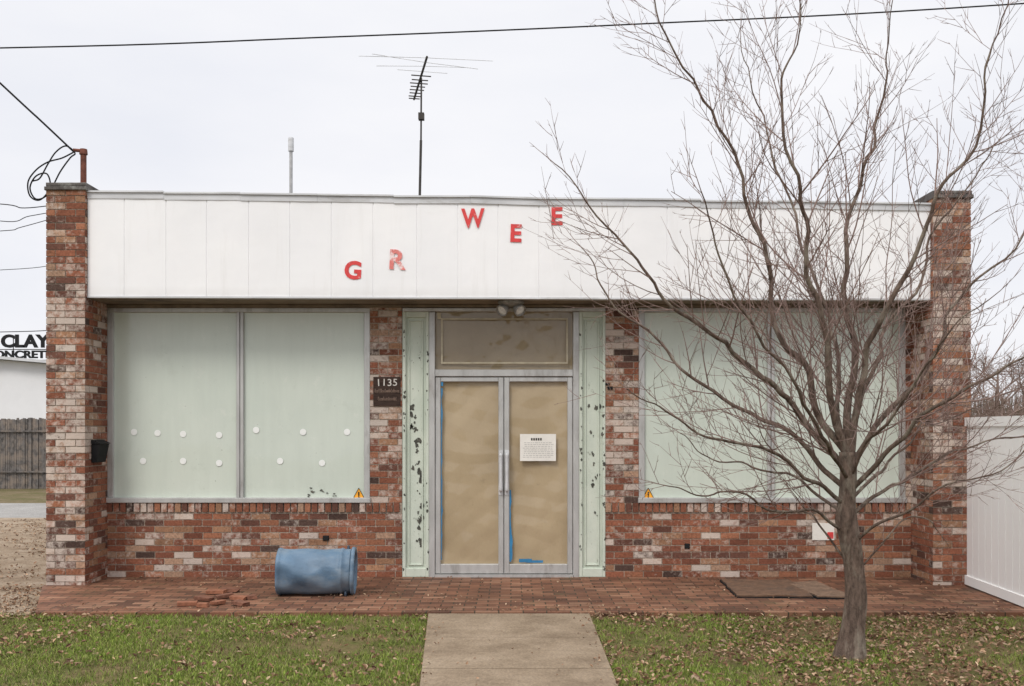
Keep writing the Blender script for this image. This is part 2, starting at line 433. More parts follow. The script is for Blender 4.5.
mb=MB(); mb.hexa([(fx0,-.436,2.9),(fx1,-.436,2.875),(fx1,-.3,2.875),(fx0,-.3,2.9),(fx0,-.436,3.9),(fx1,-.436,3.78),(fx1,-.3,3.78),(fx0,-.3,3.9)])
mb.build('backing',M['darkmetal'],fas)
mb=MB()
n=11
for i in range(n):
    a=fx0+(fx1-fx0)*i/n; b=fx0+(fx1-fx0)*(i+1)/n-.002
    dy=R.uniform(-.004,.004); za,zb=ztop(a)+R.uniform(-.006,.008),ztop(b)+R.uniform(-.006,.008)
    for (h0,h1,yy) in ((-.055,0.004,-.012),(.005,.022,-.030)):
        mb.hexa([(a,YF+yy+dy,za+h0),(b,YF+yy+dy,zb+h0),(b,-.42,zb+h0),(a,-.42,za+h0),(a,YF+yy+dy,za+h1),(b,YF+yy+dy,zb+h1),(b,-.42,zb+h1),(a,-.42,za+h1)])
mb.build('roof_edge_trim',M['trim'],fas)
mb=MB(); mb.hexa([(fx0,YF-.010,2.880),(fx1,YF-.010,2.852),(fx1,-.42,2.852),(fx0,-.42,2.880),(fx0,YF-.010,2.897),(fx1,YF-.010,2.869),(fx1,-.42,2.869),(fx0,-.42,2.897)])
mb.build('drip_edge',M['trim'],fas)
for ch,px,py,t,mt,sz,wx_ in (('G',353,271,3,'red',.245,1),('R',396.5,260.5,3,'redfade',.27,1),('W',473,219,-1,'red',.26,.8),('E',515.5,234,2,'red',.24,1),('E',556.5,217,0,'red',.24,1)):
    p=P(px,py,10.0-.012); text('letter',ch,sz,(p.x,YF-.0085,p.z),M[mt],fas,tilt=t,off=.008,depth=.0008,sx=wx_)
mb=MB(); mb.box(fx0,fx1,-.42,.65,2.872,2.876); mb.build('soffit',M['soffit'],bld)
mb=MB(); mb.bbox(XL1,-1.16,-.028,.05,2.838,2.871); mb.bbox(.985,XR0,-.028,.05,2.838,2.871); mb.bbox(-1.159,.984,-.03,.05,2.842,2.8705)
mb.build('soffit_trim',M['soffit'],bld)

def window(x0,x1,xm,side):
    z0,z1=.782,2.836
    mb=MB(); f=.062
    mb.bbox(x0,x1,-.012,.09,z1-.045,z1); mb.bbox(x0-.01,x1+.01,-.035,.09,z0,z0+.055,.006)
    mb.bbox(x0,x0+f,-.010,.09,z0+.055,z1-.045); mb.bbox(x1-f,x1,-.010,.09,z0+.055,z1-.045)
    mb.bbox(xm-.038,xm-.003,-.008,.09,z0+.055,z1-.045); mb.bbox(xm+.003,xm+.038,-.010,.09,z0+.055,z1-.045)
    w=mb.build('window',M['alu'],bld)
    for a,b in ((x0+f,xm-.038),(xm+.038,x1-f)):
        mb=MB(); y=.028
        g=12; vs=[];fs=[]
        for j in range(g+1):
            for i in range(g+1):
                u=a+(b-a)*i/g; v=z0+.055+(z1-.1-z0)*j/g
                vs.append((u,y+.004*noise.noise(Vector((u*1.5,v*1.5,side))),v))
        for j in range(g):
            for i in range(g): fs.append((j*(g+1)+i,j*(g+1)+i+1,(j+1)*(g+1)+i+1,(j+1)*(g+1)+i))
        mb.add(vs,fs); mb.build('pane',M['pane'],w,smooth=True)
    return w
wl_=window(-4.266,-1.498,wx(240),0)
wr_=window(1.337,4.148,wx(771),5)
mb=MB(); mb.box(-4.266,4.148,.1,.12,.75,2.87); mb.build('inner_wall',M['darkmetal'],bld)
for px,py in ((134,432),(157.5,433),(183,434),(219,435),(183,461),(219,463),(143,461),(256,430),(303,432),(347,432),(280,461),(322,463)):
    mb=MB(); x,z=wx(px,10.52),wz(py,10.52); mb.disc((x,z),.034,.0215)
    mb.build('round_sticker',M['dot'],wl_)
def warn(px,py,w):
    x,z=wx(px,10.5),wz(py,10.5); s=.062
    mb=MB(); tri=lambda k,y:[(x-k,y,z-k*.85),(x+k,y,z-k*.85),(x,y,z+k)]
    mb.add(tri(s,.0195),[(0,1,2)],0); 
    mb.box(x-.006,x+.006,.013,.0165,z-.02,z+.022,1); mb.box(x-.006,x+.006,.013,.0165,z-.038,z-.027,1)
    for a,b in (((-s,-s*.85),(s,-s*.85)),((s,-s*.85),(0,s)),((0,s),(-s,-s*.85))):
        mb.tube([(x+a[0],.018,z+a[1]),(x+b[0],.018,z+b[1])],.003,4,1)
    mb.build('warning_sticker',[M['yellow'],M['black']],w)
warn(358.5,494,wl_); warn(648.5,494,wr_)
def chips(mb,px0,px1,py0,py1,n,y,cx=None,cw=3,s0=.005,s1=.022,mi=1,st=1.5):
    for i in range(n):
        px=R.gauss(cx,cw) if cx else R.uniform(px0,px1)
        if not px0<px<px1: continue
        py=R.uniform(py0,py1); s=R.uniform(s0,s1)*R.uniform(.4,1); k=R.randint(8,13); x,z=wx(px),wz(py)
        mb.add([(x+s*q*math.cos(a*6.283/k),y-.0003*(i%5),z+s*st*q*math.sin(a*6.283/k)) for a,q in ((a,R.uniform(.3,1.1)) for a in range(k))],[tuple(range(k))],mi)
for i_ in range(13):
    mb=MB(); chips(mb,306,342,488,497,1,.0205-.0002*i_,st=.5,s0=.012,s1=.038,mi=0)
    mb.build('paint_mark',M['chip'],wl_)

mb=MB()
def fr(px0,px1,py0,py1,y0=-.015,y1=.09,b=.005): mb.bbox(wx(px0),wx(px1),y0,y1,wz(py1),wz(py0),b)
fr(429,435,312,577.5); fr(573,579,312,577.5)
fr(402.5,605.3,308,311.6,-.017); fr(435.1,572.9,369.5,376.5,-.013); 
mb.box(-.81,.64,-.03,.09,.0,.028)
ent=mb.build('entrance_frame',M['alu'],bld)
# creased paper: flat facets meeting in sharp folds
def crumple(u,v,seed):
    u2=u+.05*noise.noise(Vector((u*2,v*2,seed))); v2=v+.05*noise.noise(Vector((u*2,v*2,seed+7)))
    h=0
    for k,(ax,az,am,fr_) in enumerate(((1,.35,.010,2.1),(.6,-1,.009,1.7),(-.8,.9,.006,3.3),(.2,1,.006,4.1),(1,-.15,.004,6.5))):
        t=(u2*ax+v2*az)*fr_+seed*1.7+k+.6*noise.noise(Vector((u*1.3,v*1.3,seed+k)))
        fr2=t-math.floor(t); h+=am*abs(fr2-.5)*2*(.5+.5*noise.noise(Vector((u*2.5+k*3,v*2.0,seed))))
    return h+.012*noise.noise(Vector((u*2.2,v*1.2,seed)))
def paper(a,b,c,e,g,h,seed,y0,amp=1.0):
    mb=MB(); vs=[];fs=[]
    for j in range(h+1):
        for i in range(g+1):
            u=a+(b-a)*i/g; v=c+(e-c)*j/h
            vs.append((u,y0-amp*crumple(u,v,seed),v))
    for j in range(h):
        for i in range(g): fs.append((j*(g+1)+i,j*(g+1)+i+1,(j+1)*(g+1)+i+1,(j+1)*(g+1)+i))
    mb.add(vs,fs); return mb
tr=paper(wx(435.1),wx(572.9),wz(369.5),wz(311.6),100,44,31,.060).build('transom',M['kraft2'],ent,smooth=True)
mb=MB()
for a,b,c,d in ((441,568,318,319.6),(441,568,362,363.6),(441,442.6,319.7,361.9),(566.4,568,319.7,361.9),(437,441,312.5,319)):
    mb.box(wx(a),wx(b),.016,.0195,wz(d),wz(c))
mb.build('tape_outline',M['mask'],ent)
for q_,(a,b) in enumerate(((402.5,428.9),(579.1,605.3))):
    mb=MB()
    z0,z1=.0,wz(311.7)
    X0,X1=wx(a),wx(b)
    mb.bbox(X0,X0+.035,-.012,.09,z0,z1); mb.bbox(X1-.03,X1,-.012,.09,z0,z1)
    mb.bbox(X0+.0352,X1-.0302,-.008,.09,z0,z0+.09); mb.bbox(X0+.0352,X1-.0302,-.008,.09,z1-.06,z1)
    mb.box(X0+.0352,X1-.0302,.022,.09,z0+.09,z1-.06)
    mb.bbox(X0+.062,X0+.076,.006,.09,z0+.1202,z1-.0902,.003); mb.bbox(X1-.076,X1-.062,.006,.09,z0+.1202,z1-.0902,.003)
    mb.bbox(X0+.077,X1-.077,.007,.09,z1-.104,z1-.0902,.003); mb.bbox(X0+.077,X1-.077,.007,.09,z0+.1202,z0+.134,.003)
    if q_==0:
        chips(mb,408,424,400,435,9,.018,412,2,.015,.04); chips(mb,408,424,440,470,9,.018,416,2.5,.012,.034); chips(mb,408,424,470,548,26,.018,420,2.6,.01,.036); chips(mb,408,424,330,395,5,.018); chips(mb,403.5,405.5,330,570,22,-.0135); chips(mb,426.5,428.5,320,570,16,-.0135)
    else:
        chips(mb,585,600,400,565,20,.018,596,3,.008,.028); chips(mb,580,582,320,570,24,-.0135); chips(mb,602.5,605,320,570,24,-.0135)
    mb.build('side_panel',[M['peel'],M['chip']],ent)
def door(x0,x1,hs,label):
    mb=MB(); z0,z1=.034,wz(377)
    s=.055
    mb.bbox(x0,x0+s,0,.09,z0,z1,.006); mb.bbox(x1-s,x1,0,.09,z0,z1,.006)
    mb.bbox(x0+s,x1-s,.002,.09,z0,z0+.10,.006); mb.bbox(x0+s,x1-s,.002,.09,z1-.05,z1,.006)
    d=mb.build('door',M['alu'],bld); d['label']=label
    a,b,c,e=x0+s,x1-s,z0+.10,z1-.05
    paper(a,b,c,e,60,190,12+hs*5,.062).build('papered_pane',M['kraft'],d,smooth=True)
    hx=x0+.03 if hs<0 else x1-.03
    mb=MB(); zt,zb=wz(453),wz(492)
    mb.tube(crom([(hx,0,zt-.02),(hx,-.035,zt-.02),(hx,-.05,zt-.06),(hx,-.05,zb+.06),(hx,-.035,zb+.02),(hx,0,zb+.02)],5),.017,8)
    mb.box(hx-.022,hx+.022,-.008,.001,zt-.10,zt+.03); mb.box(hx-.022,hx+.022,-.008,.001,zb-.03,zb+.09)
    mb.build('handle',M['trim'],d,smooth=False)
    return d
d1=door(wx(435.3),wx(503.6),1,'left glass door covered inside with plain brown paper')
d2=door(wx(504.1),wx(572.7),-1,'right glass door with a white notice taped on brown paper')
def flat(name,px0,px1,py0,py1,mat,par,y=.012):
    mb=MB(); n_=max(2,int(abs(py1-py0)/6)); 
    if py1-py0>20:   # hand-torn strip with uneven width
        L_=[];R_=[]
        for i in range(n_+1):
            py=py0+(py1-py0)*i/n_; L_.append((wx(px0),y,wz(py))); R_.append((wx(px1+R.uniform(-.8,.6)),y,wz(py)))
        mb.add(L_+R_,[(i,i+1,n_+2+i,n_+1+i) for i in range(n_)])
    else: mb.box(wx(px0),wx(px1),y,y+.002,wz(py1),wz(py0))
    return mb.build(name,mat,par)
flat('tape_strip',441,442.2,388,560,M['tape'],d1); flat('tape_strip',441,443,382,386,M['tape'],d1)
flat('tape_strip',509.5,511.2,490,562,M['tape'],d2); flat('tape_strip',509.5,512.6,535,560,M['tape'],d2,.0105); flat('tape_strip',519,532,559,562.5,M['tape'],d2); flat('tape_strip',526,543,560.5,563,M['tape'],d2,.0145)
flat('tape_strip',569,570,470,545,M['mask'],d2)
mb=MB(); X0,X1,Z0,Z1=wx(520),wx(556),wz(461),wz(434)
mb.box(X0,X1,.006,.008,Z0,Z1,0)
z=Z1-.095
while z>Z0+.02:
    x=X0+.03+R.uniform(0,.02)
    while x<X1-.05:
        w=R.uniform(.01,.035); mb.box(x,x+w,.0045,.0055,z,z+.006,1); x+=w+.008
    z-=.019
pn=mb.build('paper_notice',[M['white'],simple('ink_mat',(.48,.47,.45),.8,0,.1,5)],d2)
mb=MB(); 
for k in range(5): mb.box(wx(531)+k*.024,wx(531)+k*.024+.017,.0045,.0055,wz(440.5),wz(438),0)
mb.build('heading_text',M['darkmetal'],d2)
mb=MB(); mb.box(wx(373.5),wx(400.5),-.014,-.0055,wz(406),wz(377)); pq=mb.build('number_plaque',M['plaque'],bld)
for i,ch in enumerate('1135'):
    text('numeral',ch,.105,(wx(378.8+i*5.5),-.0165,wz(383)+.002*(i%2)),M['number'],pq,off=.0005,depth=.001,sx=1.05,tilt=(-3,2,-1,3)[i])
mb=MB()
for (a,b,y) in ((375,399,391.5),(378,396,399.5)):
    px=a; 
    while px<b:
        w_=R.uniform(.8,1.6); tall=R.random()<.3; up=2.6 if tall else 1.2; dn=1.2
        pts=[(px,y+dn*.4),(px+w_*.4,y-up),(px+w_*.7,y-up*.6),(px+w_*.6,y+dn),(px+w_,y+dn*.3)]
        mb.tube(crom([(wx(p_),-.016,wz(q_)) for p_,q_ in pts],3),.0026,4); px+=w_
mb.build('faded_script',M['faint'],pq)
mb=MB(); mb.box(wx(812),wx(834),-.012,-.0065,wz(540),wz(523),0); mb.box(wx(827),wx(833),-.0145,-.0125,wz(538.5),wz(532),1)
mb.build('wall_notice',[M['white'],M['red']],bld)
for px,py,w,h in ((687,546,5,5),(610,388,5,3),(607.5,384,4,2.5),(326,538,6,5)):
    mb=MB(); x,z=wx(px),wz(py); mb.bbox(x-w/190,x+w/190,-.02,.0,z-h/190,z+h/190,.006); mb.build('dark_wall_spot',M['black'],bld)  # small black blocks standing for dark spots on the brick

fl=empty('security_light',(wx(511,10.2),-.3,2.87),'small dull grey twin head lamp under the soffit above the entrance','lamp'); L=fl.location
mb=MB(); mb.lathe([(0,.001),(0,.13),(.02,.135),(.045,.11),(.06,.05),(.065,.001)],Matrix.Translation((L.x,-.3,2.871)) @ Matrix.Rotation(math.pi/2,4,'Y'),24); mb.build('base',M['lamp'],fl,L,smooth=True)
for s in (-1,1):
    mb=MB(); M4=Matrix.Translation((L.x+s*.07,-.31,2.795)) @ Matrix.Rotation(math.radians(-90+s*40),4,'Z') @ Matrix.Rotation(math.radians(36),4,'Y')
    mb.lathe([(-.06,.001),(-.055,.03),(-.035,.042),(.0,.054),(.04,.062),(.055,.064),(.055,.056),(.040,.052)],M4,20,0); mb.lathe([(.040,.052),(.045,.035),(.048,.001)],M4,20,1)
    mb.build('lamp_head',[M['lamp'],M['lens']],fl,L,smooth=True)
bx=XL1+.006
mbx=empty('mailbox',(bx,-.3,1.3),'small black box mounted on the inner face of the left brick pier','mailbox'); L=mbx.location
mb=MB(); mb.hexa([(bx,-.41,1.22),(bx+.045,-.41,1.22),(bx+.045,-.17,1.22),(bx,-.17,1.22),(bx,-.41,1.41),(bx+.085,-.41,1.41),(bx+.085,-.17,1.41),(bx,-.17,1.41)]); mb.build('body',M['black'],mbx,L)
mb=MB(); mb.hexa([(bx,-.42,1.412),(bx+.098,-.42,1.412),(bx+.098,-.16,1.412),(bx,-.16,1.412),(bx,-.42,1.45),(bx+.02,-.42,1.45),(bx+.02,-.16,1.45),(bx,-.16,1.45)]); mb.build('lid',M['black'],mbx,L)

# ------------------------------------------------------------ roof things
vp=empty('vent_pipe',(wx(291,12),1.5,3.68),'white metal vent pipe standing on the flat roof','vent pipe'); L=vp.location
mb=MB(); mb.tube([(L.x,1.5,3.68),(L.x,1.5,4.92)],.020,10); mb.build('pipe',M['galv'],vp,L)
mb=MB(); mb.lathe([(0,.02),(0,.034),(.16,.034),(.165,.02),(.17,.001)],Matrix.Translation((L.x,1.5,4.91)) @ Matrix.Rotation(-math.pi/2,4,'Y'),12); mb.build('cap',M['trim'],vp,L)
an=empty('television_antenna',(wx(418.5,12.2),1.7,3.68),'old rooftop television antenna on a thin mast','antenna'); L=an.location
zb=5.84
mb=MB(); mb.tube([(L.x,1.7,3.68),(L.x+.03,1.7,5.1)],.016,8); mb.tube([(L.x+.03,1.7,5.0),(L.x+.035,1.7,5.86)],.011,8); mb.build('mast',M['darkmetal'],an,L)
A=Vector((wx(427,11.5),1.0,zb+.02)); B=Vector((wx(414,12.8),2.3,zb-.04))
mb=MB(); mb.tube([A,B],.014,6); mb.build('boom',M['darkmetal'],an,L)
u=(B-A).normalized(); pr=Vector((u.y,-u.x,0)).normalized()
for i,(t,h,dz) in enumerate(((.02,.78,.0),(.10,.62,-.01),(.2,.56,.0),(.32,.30,0),(.42,.12,0),(.52,.10,0),(.60,.11,0),(.68,.09,0),(.76,.09,0),(.84,.08,0),(.92,.08,0),(.98,.07,0))):
    c=A.lerp(B,t)+Vector((0,0,dz)); mb=MB()
    tip=Vector((0,0,.05 if i%2 else -.04)) if i<3 else Vector((0,0,0))
    mb.tube([c-pr*h+tip,c,c+pr*h-tip*.6],.0038 if i<4 else .008,5); mb.build('element',M['trim'] if i<4 else M['darkmetal'],an,L)
mb=MB(); mb.box(L.x-.0,L.x+.07,1.66,1.74,5.35,5.43); mb.build('clamp',M['darkmetal'],an,L)
cm=empty('conduit_mast',(wx(83.5,10.3),-.2,3.6),'rusty conduit mast with a weatherhead behind the left brick pier','conduit'); L=cm.location
mb=MB(); mb.tube([(L.x,-.2,3.7),(L.x,-.2,4.42)],.030,10); mb.build('pipe',M['rust'],cm,L)
mb=MB(); mb.tube([(L.x,-.2,4.40),(L.x,-.2,4.455)],[.042,.036],10); mb.tube([(L.x+.02,-.2,4.435),(L.x-.09,-.24,4.435)],.018,8); mb.build('weatherhead',M['rust'],cm,L)
def wire(name,pts,r,label,grp='overhead wires',k=8):
    mb=MB(); mb.tube(crom(pts,k),r,5); o=mb.build(name,M['black']); tag(o,label,'wire',grp); return o
wire('overhead_wire',[P(-900,62,10),P(0,48,10),P(320,37.5,10),P(640,24,10),P(1024,3.5,10),P(1900,-60,10)],.008,'long dark wire crossing the whole sky above the building')
wire('service_cable',[P(-260,-160,9.5),P(0,83,10),P(40,120,10.1),P(74,152,10.28)],.010,'thick black cable coming down to the rusty conduit mast')
lp=[(74,152),(62,158),(48,162),(36,170),(28,182),(30,196),(40,200),(50,188),(47,174),(36,176),(30,188),(36,199),(48,194),(60,172),(70,158),(75,153),(66,146),(56,152),(48,164),(40,178),(33,181)]
wire('coiled_cable',[P(a,b,10.22+.05*math.sin(i*1.3)) for i,(a,b) in enumerate(lp)],.008,'tangled loops of black cable hanging beside the conduit mast',None)
wire('side_wire',[P(-120,198,11.5),P(0,204,11.5),P(25,208,11.5),P(70,203,11.5)],.006,'upper thin wire left of the brick pier')
wire('side_wire',[P(-120,200,11.5),P(0,221,11.6),P(30,216,11.6),P(75,208,11.6)],.005,'middle wire of the three close together left of the pier')
wire('side_wire',[P(-120,236,12),P(0,231,12),P(22,227,12),P(75,212,12)],.005,'lowest wire of the three close together left of the pier')
wire('far_wire',[P(-300,282,30),P(0,270,30),P(80,264,30),P(300,262,30)],.010,'faint distant wire in the sky left of the pier')
wire('far_wire',[P(-300,337,30),P(0,332,30),P(80,330,30),P(300,331,30)],.013,'distant wire just above the rooftop sign')

# ------------------------------------------------------------ left background
fn=empty('board_fence',(-14,16.5,0),'dark weathered fence between the road and the white building','fence'); L=fn.location
FY=16.5
mb=MB(); x=-30
while x<-6:
    h=1.86+R.uniform(-.03,.03); mb.box(x,x+R.uniform(.05,.058),FY+R.uniform(-.02,.02),FY+.05,-.04,h); x+=.06
mb.build('boards',M['wood'],fn,L)
for z in (.4,1.5):
    mb=MB(); mb.box(-30,-6,FY-.06,FY-.025,z,z+.04); mb.build('rail',M['wood'],fn,L)
for i in range(10):
    mb=MB(); mb.box(-30+i*2.5,-29.93+i*2.5,FY-.12,FY-.062,-.04,1.98); mb.build('post',M['galv'],fn,L)
wb=empty('white_building',(-25,34,0),'low white building behind the fence at the left edge','building'); L=wb.location
D=36
mb=MB(); xr=-10
mb.add([(-40,D-10.5,-.04),(xr,D-10.5,-.04),(xr,D-10.5,wz(380,D)),(wx(2,D),D-10.5,wz(360,D)),(-40,D-10.5,wz(390,D)),
        (-40,D,-.04),(xr,D,-.04),(xr,D,wz(380,D)),(wx(2,D),D,wz(360,D)),(-40,D,wz(390,D))],[(0,1,2,3,4),(9,8,7,6,5),(1,6,7,2),(0,4,9,5)])
mb.build('wall',M['whitewall'],wb,L)
mb=MB()
a,b,c=Vector((-40.3,0,wz(390,D)+.0)),Vector((wx(2,D),0,wz(360,D)+.02)),Vector((xr+.3,0,wz(380,D)))
for p,q in ((a,b),(b,c)):
    mb.hexa([(p.x,D-10.9,p.z),(q.x,D-10.9,q.z),(q.x,D+.3,q.z),(p.x,D+.3,p.z),(p.x,D-10.9,p.z+.1),(q.x,D-10.9,q.z+.1),(q.x,D+.3,q.z+.1),(p.x,D+.3,p.z+.1)])
mb.build('roof',M['trim'],wb,L)
sg=empty('rooftop_sign',(wx(20,D),D-10.5+1,wz(358,D)),'black lettered sign standing on the white building roof','sign'); L=sg.location
yS=D-10.5+1; Ds=D+1
text('lettering','CLAY',.64,(wx(1,Ds),yS,wz(341.8,Ds)),M['black'],sg,off=.026,depth=.03,org=L,sx=1.12,ax='LEFT')
text('lettering','CONCRETE',.38,(wx(-15,Ds),yS,wz(354.8,Ds)),M['black'],sg,off=.013,depth=.03,org=L,sx=1.25,ax='LEFT')
mb=MB()
for z in (349.3,360): mb.tube([(wx(-20,Ds),yS+.08,wz(z,Ds)),(wx(75,Ds),yS+.08,wz(z,Ds))],.018,5)
for px in (-15,12,50,65): mb.tube([(wx(px,Ds),yS+.1,wz(372,Ds)),(wx(px,Ds),yS+.1,wz(338,Ds))],.018,5)
mb.build('frame',M['darkmetal'],sg,L)

# ------------------------------------------------------------ right vinyl fence
vf=empty('vinyl_fence',(4.5,-1.5,0),'white vinyl privacy fence running forward from the right brick pier','fence'); L=vf.location
p0=Vector((4.535,-.58,0)); p1=Vector((4.36,-3.6,0)); dv=(p1-p0); Ln=dv.length; dv.normalize(); rot=Matrix.Rotation(math.atan2(dv.y,dv.x),3,'Z')
mb=MB(); s=.02
while s<Ln:
    c=p0+dv*(s+.072)+Vector((0,0,.83)); mb.obox(c,.139,.022,1.56,rot); mb.obox(c+dv*.073,.01,.012,1.55,rot); s+=.146
mb.build('boards',M['vinyl'],vf,L)
for z in (.06,1.63):
    mb=MB(); mb.obox(p0+dv*(Ln/2)+Vector((0,0,z)),Ln,.05,.09,rot); mb.build('rail',M['vinyl'],vf,L)
mb=MB(); mb.obox(p0+dv*(Ln-.03)+Vector((0,0,.84)),.11,.11,1.72,rot); mb.build('post',M['vinyl'],vf,L)

# ------------------------------------------------------------ trash can
tc=empty('trash_can',(-1.86,-1.12,0),'dented grey blue plastic trash can lying on its side on the brick paving','trash can'); L=tc.location
M4=Matrix.Translation((-1.84,-1.12,.220)) @ Matrix.Rotation(math.radians(4),4,'Z') @ Matrix.Rotation(math.radians(1.2),4,'Y') @ Matrix.Diagonal((.95,.95,.95,1))
def warp(t,a): 
    g=lambda t0,a0,wt,wa: max(0,1-((t-t0)/wt)**2-((a-a0)/wa)**2)
    return .09*noise.noise(Vector((t*4,math.cos(a)*1.5,math.sin(a)*1.5)))-.14*g(-.10,2.5,.18,.7)-.10*g(-.30,3.2,.1,.6)-.08*g(.12,3.3,.12,.5)+.05*g(.36,1.8,.1,.5)-.08*g(.36,3.0,.1,.5)
base_prof=[(-.375,.20),(-.375,.226),(-.362,.231),(-.345,.231),(-.335,.224)]
k=-.32
while k<.22: base_prof.append((k,.223-.016*(k+.32))); k+=.025
prof=base_prof+[(.235,.214),(.245,.222),(.262,.222),(.27,.213),(.30,.213),(.335,.213)]
mb=MB(); mb.lathe(prof,M4,64,0,warp)
mb.lathe([(-.375,.20),(-.37,.19),(-.36,.001)],M4,40,1,warp)
mb.lathe([(.335,.213),(.34,.20),(.33,.198),(.2,.196)],M4,40,1,warp)
mb.build('body',[M['blue'],M['bluedark']],tc,L,smooth=True)
mb=MB(); mb.lathe([(.20,.001),(.30,.18),(.338,.206),(.342,.226),(.35,.236),(.368,.239),(.38,.233),(.383,.222),(.376,.210),(.355,.204),(.34,.19),(.335,.001)],M4,48,0,warp); mb.build('rim',M['blue'],tc,L,smooth=True)
for an_ in (math.radians(65),math.radians(245)):
    mb=MB(); pts=[]
    for s_,h in ((-.07,.0),(-.06,.03),(0,.04),(.06,.03),(.07,.0)):
        rr=.216+h; aa=an_+s_*2.5; pts.append(M4 @ Vector((.30,rr*math.cos(aa),rr*math.sin(aa))))
    mb.tube(crom(pts,4),.012,6); mb.build('handle',M['bluedark'],tc,L,smooth=True)

# ------------------------------------------------------------ brick rubble
bm=[simple('rubble_mat_a',(.26,.105,.058),.9,0,.3,20),simple('rubble_mat_b',(.17,.072,.044),.9,0,.3,20)]
for i,(px,py,a,ti,l) in enumerate(((188,605.5,15,1,.18),(205,601,-20,3,.17),(216,594,5,1,.18),(226,598,35,-4,.18),(239,600,-10,2,.15),(252,599,20,0,.10),(219,604.5,60,2,.13),(241,605.5,-35,2,.16),(203,607,5,0,.09),(230,592,-8,0,.17))):
    d=EH*F/(py-HY); p=P(px,py,d)
    mb=MB(); w=.09; h=.030
    pts=[]
    for z in (0,h):
        for x,y in ((-l/2,-w/2),(l/2*R.uniform(.6,1.05),-w/2*R.uniform(.7,1)),(l/2*R.uniform(.8,1.1),w/2*R.uniform(.6,1)),(-l/2,w/2)): pts.append((x+R.uniform(-.006,.006),y,z+R.uniform(-.004,.004)))
    mb.hexa(pts); o=mb.build('broken_brick',bm[i%2]); o.location=(p.x,p.y,.004+abs(math.sin(math.radians(ti)))*l*.42); o.rotation_euler=(0,math.radians(ti),math.radians(a))
    tag(o,'broken red brick piece in the small heap left of the blue trash can','brick','broken bricks heaped on the paving')
def mat_(px0,px1,py0,py1,label,tilt,mt):
    d0=EH*F/(py0-HY); d1_=EH*F/(py1-HY); dm=(d0+d1_)/2
    x0,x1=wx(px0,dm),wx(px1,dm); y0,y1=d1_+CY,d0+CY
    c=Vector(((x0+x1)/2,(y0+y1)/2,0)); m_=empty('doormat',c,label,'mat','old mats on the paving'); m_.rotation_euler.z=math.radians(tilt)
    w,h=(x1-x0)/2,(y1-y0)/2
    def patch(ww,hh,zz,nm,mt):
        mb=MB(); g=12; vs=[];fs=[]
        for j in range(g+1):
            for i in range(g+1):
                e=.014*noise.noise(Vector((i*.7+c.x,j*.7,2)))
                u=-ww+2*ww*i/g+e; v=-hh+2*hh*j/g+e; vs.append((u,v,zz+.022*abs(noise.noise(Vector((u*3+c.x,v*3,1))))))
        for j in range(g):
            for i in range(g): fs.append((j*(g+1)+i,j*(g+1)+i+1,(j+1)*(g+1)+i+1,(j+1)*(g+1)+i))
        nb=len(vs); vs += [(x_,y_,.001) for x_,y_,z_ in vs]
        bd=[i for i in range(g+1)]+[j*(g+1)+g for j in range(1,g+1)]+[g*(g+1)+i for i in range(g-1,-1,-1)]+[j*(g+1) for j in range(g-1,0,-1)]
        for a_,b_ in zip(bd,bd[1:]+bd[:1]): fs.append((a_,a_+nb,b_+nb,b_))
        mb.add(vs,fs); mb.build(nm,mt,m_)
    patch(w+.012,h+.012,.008,'backing',M['black']); patch(w,h,.020,'pile',mt)
mat_(729,800,582,598,'larger flat brown mat lying on the paving left of the tree',-3,M['mat'])
mat_(800,834,584,599,'narrow brown mat on the paving directly behind the tree trunk',4,M['mat2'])

# ============================================================ TREE
TD=6.86
base=P(850,652,TD); base.z=-.035
tree=empty('bare_tree',base,'leafless ornamental tree with spreading fine twigs on the lawn before the right window','tree')
TB=Vector(base)
def T(px,py,dd=0): return P(px,py,TD+dd)
tp=[base+Vector((0,0,-.03)),base+Vector((0,0,.03)),T(852,635),T(856,600),T(853,560),T(847,520),T(848,480),T(848,452)]
pts=crom(tp,6)
rad=[]
for i,p in enumerate(pts):
    h=p.z-base.z; rad.append(.077+.028*math.exp(-max(h,0)/.05)+.010*math.exp(-max(h,0)/.4)-.020*min(h/1.3,1)+.008*noise.noise(p*6))
mb=MB(); mb.tube(pts,rad,24)
nv=[]
for v in mb.v:
    k=1+.26*noise.noise(Vector((v[0]*9,v[1]*9,v[2]*2.5)))+.08*noise.noise(Vector((v[0]*30,v[1]*30,v[2]*8)))
    nv.append((base.x+(v[0]-base.x)*k,base.y+(v[1]-base.y)*k,v[2]))
mb.v=nv
mb.build('trunk',M['bark'],tree,TB,smooth=True)
